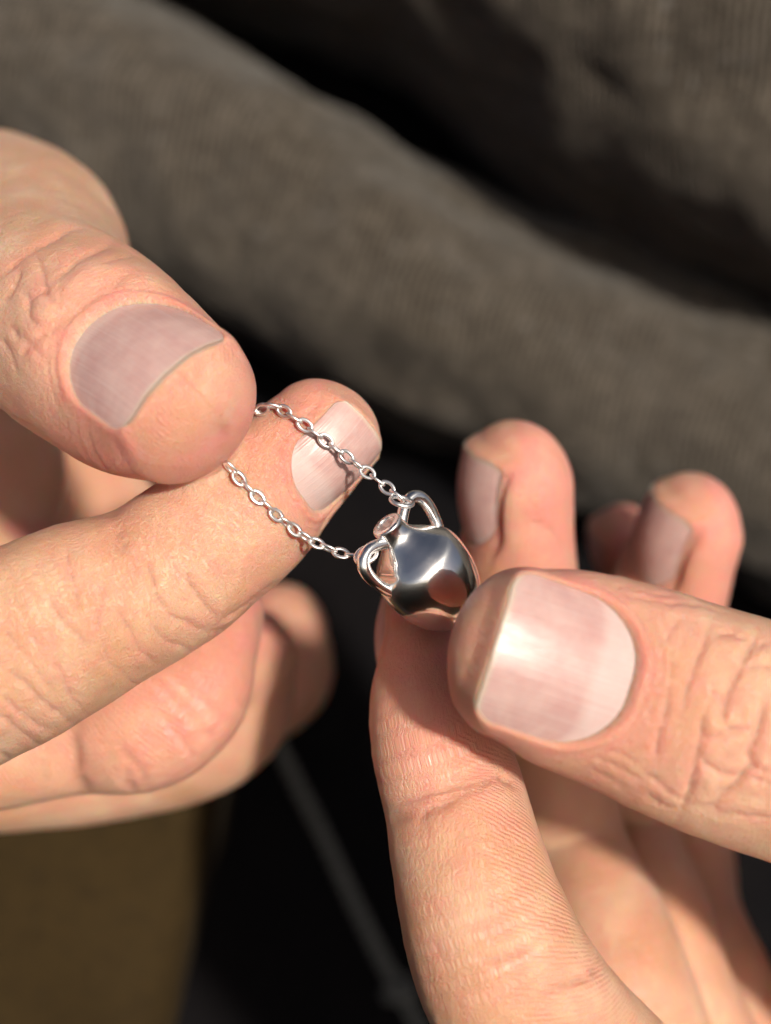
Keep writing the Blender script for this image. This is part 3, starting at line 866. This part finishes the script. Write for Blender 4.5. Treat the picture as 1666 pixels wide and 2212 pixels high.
R_ring = Chain('ring', [(2050, 3150, -58, 250), (1760, 2720, -48, 200), (1600, 2480, -44, 175), (1475, 2200, -46, 150), (1402, 1995, -50, 152), (1370, 1850, -60, 118), (1360, 1740, -63, 130), (1385, 1500, -58, 138), (1440, 1290, -48, 138), (1482, 1155, -42, 126)],
               [(-0.5, 0.2, -0.8), (-0.7, 0.3, -0.3), (-0.76, 0.36, 0.52)], 0.9, cap=138)
R_pinky = Chain('little', [(2150, 3050, -68, 220), (1870, 2680, -60, 165), (1680, 2400, -56, 140), (1555, 2140, -58, 138), (1508, 1975, -68, 104), (1488, 1850, -75, 108), (1440, 1600, -80, 104), (1380, 1350, -74, 96), (1348, 1178, -66, 86)],
                [(-0.5, 0.2, -0.8), (-0.7, 0.3, 0.1)], 0.9, cap=92)
R_palm = [Chain('palm', [(1850, 2800, -52, 420), (2200, 3250, -52, 470), (2600, 3800, -50, 370), (3000, 4400, -48, 330)], (0.5, -0.35, -0.7), 0.5),
          Chain('thenar', [(2380, 2150, -22, 260), (2150, 2600, -38, 380), (2200, 3200, -42, 400)], (0.5, 0.3, 0.8), 0.75),
          Chain('web', [(2200, 2020, -32, 230), (1950, 2180, -58, 260), (1850, 2500, -56, 280), (1900, 2900, -50, 300)], (-0.4, 0.5, 0.6), 0.7)]
right = Hand([R_index, R_thumb, R_mid, R_ring, R_pinky], R_palm, 1.4, 7.0)
T5 = lambda p: conv(p, 1267, 1200, 0.3014)
T1 = lambda p: conv(p, 767, 1567, 0.54)
right_creases = [
    (1, T5([(900, 440), (850, 620), (780, 800), (730, 950), (700, 1080), (680, 1160)]), .36, .36),
    (1, T5([(1240, 560), (1170, 660), (1130, 790), (1060, 920), (1010, 1030), (990, 1150), (990, 1230)]), .46, .42),
    (1, T5([(600, 900), (580, 1100), (540, 1250), (510, 1400), (510, 1490)]), .34, .34),
    (1, T5([(860, 1080), (830, 1200), (810, 1330), (780, 1480), (760, 1600), (720, 1720), (650, 1880)]), .42, .36),
    (1, T5([(990, 1240), (900, 1290), (800, 1290)]), .34, .28), (1, T5([(970, 1240), (1100, 1240), (1230, 1250)]), .3, .28),
    (1, T5([(1330, 1000), (1280, 1080), (1250, 1180), (1210, 1320), (1170, 1420), (1170, 1500), (1110, 1580), (1080, 1650), (980, 1720), (880, 1790), (740, 1780)]), .5, .4),
    (1, T5([(800, 1430), (900, 1520), (1000, 1560), (1110, 1590)]), .36, .3),
    (1, T5([(400, 1560), (500, 1620), (600, 1700), (690, 1760)]), .24, .26), (1, T5([(430, 1700), (520, 1780), (660, 1800)]), .26, .26),
    (1, T5([(1170, 1500), (1250, 1540), (1400, 1560)]), .34, .3), (1, T5([(1090, 1580), (1200, 1600), (1400, 1650)]), .34, .3),
    (1, T5([(1130, 800), (1250, 800), (1400, 820)]), .24, .26), (1, T5([(900, 580), (1020, 560), (1110, 590), (1190, 620)]), .2, .26),
    (1, T5([(880, 1790), (1000, 1840), (1200, 1870), (1400, 1880)]), .24, .26),
    (1, T5([(200, 270), (380, 310), (560, 340), (720, 345), (880, 380), (1040, 430)]), .2, .22),
    (1, T5([(120, 190), (300, 240), (560, 290), (800, 330)]), .13, .2),
    (1, T5([(680, 440), (600, 560), (560, 640)]), .16, .24), (1, T5([(0, 1420), (150, 1480), (300, 1560), (420, 1660)]), .14, .2),
    (1, T5([(0, 1520), (150, 1600), (320, 1720)]), .14, .2), (1, T5([(100, 1400), (260, 1430), (400, 1520)]), .12, .2),
    (1, T5([(1400, 620), (1300, 640), (1220, 640)]), .24, .26), (1, T5([(870, 950), (940, 1010), (1000, 1080)]), .18, .22),
    (0, T1([(600, 180), (480, 250), (330, 330), (190, 370), (120, 385)]), .28, .7),
    (0, T1([(570, 185), (610, 215), (660, 250)]), .6, .5),
    (0, T1([(720, 890), (600, 930), (480, 935)]), .26, .45), (0, T1([(960, 930), (940, 1000), (860, 1030), (740, 1080)]), .5, .6),
    (0, T1([(40, 215), (75, 222), (120, 240)]), .12, .3),
    (0, T1([(640, 300), (600, 420), (640, 520)]), .12, .5), (0, T1([(400, 300), (300, 330), (240, 400)]), .2, .5),
    (2, [(1180, 960), (1215, 1000), (1230, 1040)], .2, .35), (2, [(1140, 1120), (1190, 1150), (1220, 1190)], .2, .5),
]
right_nails = [Nail('thumb', 9.3, 14.2, 13.8, rise=-0.4, Rt=10.8, Ra=90, roll=0, pitch=0, yaw=-2, lunula=0.30, prox_r=0.40, dist_r=0.16),
               Nail('middle', 9.0, 11.0, 12.5, fold=0.5, rise=0.0, Rt=6.6, Ra=20, lunula=0.2), Nail('ring', 9.0, 10.6, 12.5, fold=0.5, rise=0.0, Rt=6.4, Ra=20, lunula=0.2),
               Nail('little', 6.3, 7.6, 8.5, fold=0.5, rise=0.0, Rt=5.0, Ra=16, lunula=0.2), Nail('index', 9.0, 10.6, 11.8, fold=0.5, rise=0.0, Rt=6.6, Ra=20, lunula=0.2)]

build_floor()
build_cloth('wide dark brown twill cloth filling the upper right corner', -330, -70, 44.0, -150.0, 60.0, 5.0, 0.4)
build_cloth('long diagonal roll of dark brown twill cloth right behind the fingertips', None, 11, 29.0, -184.0, 27.0, 3.5, 1.7, 0.85)
build_ochre()
build_cord()

def bounds(h):
    lo = np.min([c.lo for c in h.fingers + h.palm], 0) - 2; hi = np.max([c.hi for c in h.fingers + h.palm], 0) + 2
    return lo, hi
lo, hi = bounds(left)
build_hand('hand', left, left_nails, left_creases, [0, 1], lo, hi, P(-1500, 1600, -55),
           'hand on the left pinching the chain between its thumb and index finger',
           {'thumb': (1.0, 0.8, 0.75, math.pi * 0.9), 'index': (0.2, 0.6, 0.8, math.pi), 'middle': (0.6, 1, 0.3, math.pi)})
lo, hi = bounds(right)
build_hand('hand', right, right_nails, right_creases, [0, 1, 2], lo, hi, P(2400, 3500, -50),
           'hand on the right holding the silver pendant between its thumb and index finger',
           {'index': (1.0, 1.0, -0.55, math.pi), 'middle': (0.8, 0.45, 0.9, math.pi), 'ring': (0.7, 0.5, 0.9, math.pi), 'thumb': (0.6, 0.8, 0.5, math.pi)})

# ------------------------------------------------------------------ pendant
PO = P(833, 1130, 2.0)
ax_o = norm(np.array([-0.562, 0.707, 0.423])); ax_l = np.array([0.57, 0.70, -0.42]); ax_l = norm(ax_l - ax_o * (ax_o @ ax_l))
ax_n = np.cross(ax_o, ax_l)
if ax_n[2] < 0: ax_n = -ax_n
def PL(t, l, n=0.0):
    t, l, n = np.asarray(t, float), np.asarray(l, float), np.asarray(n, float)
    return PO - t[..., None] * ax_o + l[..., None] * ax_l + n[..., None] * ax_n

def build_pendant():
    root = empty('pendant', PL(14.6, 0))
    tag(root, 'small polished silver amphora pendant with two looped handles held by fingertips', 'pendant')
    prof = catmull([(0.0, 0.0), (0.0, 0.5), (0.0, 1.0), (0.03, 1.45), (0.12, 1.68), (0.35, 1.78), (0.9, 1.74), (1.6, 1.80), (2.2, 2.05), (2.9, 2.65), (3.7, 3.5), (4.5, 4.3), (5.4, 4.92), (6.5, 5.2), (7.8, 5.26),
                    (9.5, 5.1), (11.2, 4.66), (12.8, 3.9), (14.0, 2.8), (14.6, 1.6), (14.6, 0.0)], 10)
    pt, pr = prof[:, 0], prof[:, 1]
    A, B = prof[:-1], prof[1:]; AB = B - A
    keep = np.sum(AB * AB, 1) > 1e-9; A, AB = A[keep], AB[keep]
    rt = np.interp(np.linspace(0, 14.6, 600), pt[5:], pr[5:])
    def lathe2(t, r):
        best = np.full(len(t), 1e9)
        Q = np.stack([t, r], 1)
        for a, ab in zip(A, AB):
            d = Q - a; s = np.clip((d @ ab) / (ab @ ab), 0, 1)
            best = np.minimum(best, np.sum((d - s[:, None] * ab) ** 2, 1))
        best = np.sqrt(best)
        inside = (t > 0) & (t < 14.6) & (r < np.interp(t, np.linspace(0, 14.6, 600), rt))
        return np.where(inside, -best, best)
    lt, lr = np.linspace(-1, 15.6, 665), np.linspace(0, 8.5, 341)
    GT, GR = np.meshgrid(lt, lr, indexing='ij')
    lut = lathe2(GT.ravel(), GR.ravel()).reshape(GT.shape)
    def lathe(q):
        t = np.clip((q[:, 0] + 1) / 0.025, 0, 663.99); r = np.clip(np.hypot(q[:, 1], q[:, 2]) / 0.025, 0, 339.99)
        i, j = t.astype(int), r.astype(int); u, w = t - i, r - j
        return (lut[i, j] * (1 - u) + lut[i + 1, j] * u) * (1 - w) + (lut[i, j + 1] * (1 - u) + lut[i + 1, j + 1] * u) * w
    def body(q):
        d = lathe(q)
        # the drop-shaped openings under the handles are cut straight through
        for sg in (1, -1):
            x, y = q[:, 0] - 2.1, q[:, 1] * sg - 4.0
            hole = np.hypot(x, y) - 1.45
            bx, by = 1.7, 0.5
            s = np.clip((x * bx + y * by) / (bx * bx + by * by), 0, 1)
            drop = np.hypot(x - s * bx, y - s * by) - (1.45 - 0.55 * s)
            hole = np.minimum(hole, drop)
            d = -smin(-d, hole, 0.10)
        # dished mouth with a small step
        r = np.hypot(q[:, 1], q[:, 2])
        dish = np.maximum(r - 1.02, -(q[:, 0] + 0.3)); dish = np.maximum(dish, q[:, 0] - 0.22)
        d = -smin(-d, dish, 0.08)
        return d
    v, f = surface_nets(body, (-0.6, -5.7, -5.7), (15.2, 5.7, 5.7), 0.14, block=6, safe=1.5)
    for _ in range(2):
        d0 = body(v); e = 0.01
        g = np.stack([body(v + np.eye(3)[k] * e) - d0 for k in range(3)], 1) / e
        v = v - np.clip(d0, -0.1, 0.1)[:, None] * g / np.maximum(np.sum(g * g, 1), 0.3)[:, None]
    d0 = body(v); e = 0.05
    g = norm(np.stack([body(v + np.eye(3)[k] * e) - body(v - np.eye(3)[k] * e) for k in range(3)], 1))
    cam_v = PO - v[:, :1] * ax_o + v[:, 1:2] * ax_l + v[:, 2:] * ax_n
    cam_n = -g[:, :1] * ax_o + g[:, 1:2] * ax_l + g[:, 2:] * ax_n
    det = np.dot(np.cross(-ax_o, ax_l), ax_n)
    if det < 0: f = f[:, ::-1]
    link_mesh('body', cam_v, f, M_SILVER, root, normals_cam=cam_n)
    for sg in (1, -1):
        cp = [(1.7, 1.2), (1.15, 2.0), (0.55, 3.1), (0.42, 3.9), (0.65, 4.7), (1.3, 5.25), (2.2, 5.45), (3.2, 5.4), (4.3, 5.15), (5.3, 4.8), (5.9, 4.5)]
        pa = catmull(cp, 10); path = PL(pa[:, 0], pa[:, 1] * sg)
        rad = np.interp(np.linspace(0, 1, len(pa)), [0, 0.12, 0.3, 0.5, 0.8, 1], [0.70, 0.66, 0.66, 0.72, 0.62, 0.66])
        vv, ff = tube(path, rad, 20)
        link_mesh('handle', vv, ff, M_SILVER, root)

# ------------------------------------------------------------------ chain
def link_shape(lx=1.06, ly=0.74, wr=0.195, flat=0.8, n=40, ns=10):
    th = np.linspace(0, 2 * np.pi, n, endpoint=False)
    p = np.stack([(lx - wr) * np.cos(th), (ly - wr) * np.sin(th), 0 * th], 1)
    T = norm(np.roll(p, -1, 0) - np.roll(p, 1, 0)); O = np.cross(T, [0, 0, 1.0])
    ph = np.linspace(0, 2 * np.pi, ns, endpoint=False)
    sq = lambda c: np.sign(c) * np.abs(c) ** 0.7
    v = p[:, None] + wr * (sq(np.cos(ph))[None, :, None] * O[:, None] + flat * sq(np.sin(ph))[None, :, None] * np.array([0, 0, 1.0]))
    F = []
    for i in range(n):
        i2 = (i + 1) % n
        for j in range(ns):
            j2 = (j + 1) % ns
            F.append([i * ns + j, i2 * ns + j, i2 * ns + j2, i * ns + j2])
    return v.reshape(-1, 3), F

def place_part(name, mesh, root, cpos, R):
    ob = bpy.data.objects.new(name, mesh); COL.objects.link(ob)
    ob.parent = root
    m = Matrix((RW @ R).tolist()).to_4x4()
    m.translation = Vector((W(cpos) - np.array(root['_og'])).tolist())
    ob.matrix_local = m
    return ob

def build_chain():
    up = [(880, 1088, 2.6), (842, 1058, 2.0), (800, 1025, 1.2), (760, 996, 0.9), (725, 968, 0.8), (680, 935, 0.6), (630, 899, 0.5), (588, 877, 0.2), (558, 888, -0.4), (526, 900, -3.0), (480, 925, -6.0), (445, 960, -4.0)]
    dn = [(458, 982, -1.0), (490, 996, 0.6), (527, 1040, 1.0), (570, 1083, 1.2), (610, 1122, 1.2), (655, 1157, 1.0), (697, 1179, 0.8), (745, 1197, 0.8), (792, 1200, 1.2)]
    root = empty('necklace_chain', P(500, 950, 0))
    tag(root, 'fine silver cable chain with oval links running from the pinching fingers to the pendant', 'chain')
    v, F = link_shape()
    me = bpy.data.meshes.new('link'); me.from_pydata((v * 0.001).tolist(), [], F); me.shade_smooth(); me.materials.append(M_CHAIN)
    pts = [P(*p) for p in up + dn]
    path = catmull(pts, 20)
    # lift the chain clear of the fingers
    for _ in range(6):
        d = left.sdf(path)
        vis = np.ones(len(path)); ii = np.arange(len(path)); h0, h1 = 20 * 8, 20 * 12
        vis[(ii > h0) & (ii < h1)] = 0
        path[:, 2] += np.clip(0.42 - d, 0, 1.0) * vis
    ker = np.ones(15) / 15
    zz = np.convolve(np.pad(path[:, 2], 7, mode='edge'), ker, 'valid'); path[:, 2] = zz
    L = np.r_[0, np.cumsum(np.linalg.norm(np.diff(path, axis=0), axis=1))]
    pitch = 1.38; n = int(L[-1] / pitch); pitch = L[-1] / n
    r = random.Random(3)
    for i in range(1, n):
        c = np.array([np.interp(i * pitch, L, path[:, k]) for k in range(3)])
        c2 = np.array([np.interp(i * pitch + 0.5, L, path[:, k]) for k in range(3)])
        c1 = np.array([np.interp(i * pitch - 0.5, L, path[:, k]) for k in range(3)])
        if left.sdf(c[None])[0] < 0.25: continue      # pressed into the pinch, out of sight
        T = norm(c2 - c1)
        zn = norm(np.array([0.1, 0.15, 1.0]) - T * (T @ np.array([0.1, 0.15, 1.0])))
        base = 18 if i % 2 == 0 else 18 + 78
        rot = math.radians(base + r.uniform(-16, 16))
        Y = np.cross(zn, T)
        Z2 = zn * math.cos(rot) + Y * math.sin(rot); Y2 = np.cross(Z2, T)
        tw = math.radians(r.uniform(-7, 7))
        T2 = T * math.cos(tw) + Y2 * math.sin(tw); Y2 = np.cross(Z2, T2)
        place_part('link', me, root, c, np.stack([T2, Y2, Z2], 1))
    # the two larger rings round the handles
    th = np.linspace(0, 2 * np.pi, 44, endpoint=False)
    vv, ff = tube(np.stack([1.2 * np.cos(th), 1.12 * np.sin(th), 0 * th], 1), 0.235, 12, closed=True)
    mr = bpy.data.meshes.new('ring'); mr.from_pydata((vv * 0.001).tolist(), [], ff); mr.shade_smooth(); mr.materials.append(M_CHAIN)
    for c, nrm_v in ((P(868, 1083, 2.6), (0.22, 0.88, 0.40)), (P(791, 1199, 2.4), (-0.30, 0.66, 0.68))):
        Z = norm(np.array(nrm_v)); X = norm(np.cross([0.2, 0.1, 1.0], Z)); Y = np.cross(Z, X)
        place_part('ring', mr, root, c, np.stack([X, Y, Z], 1))

build_pendant()
build_chain()
for o in bpy.data.objects:
    if '_og' in o: del o['_og']
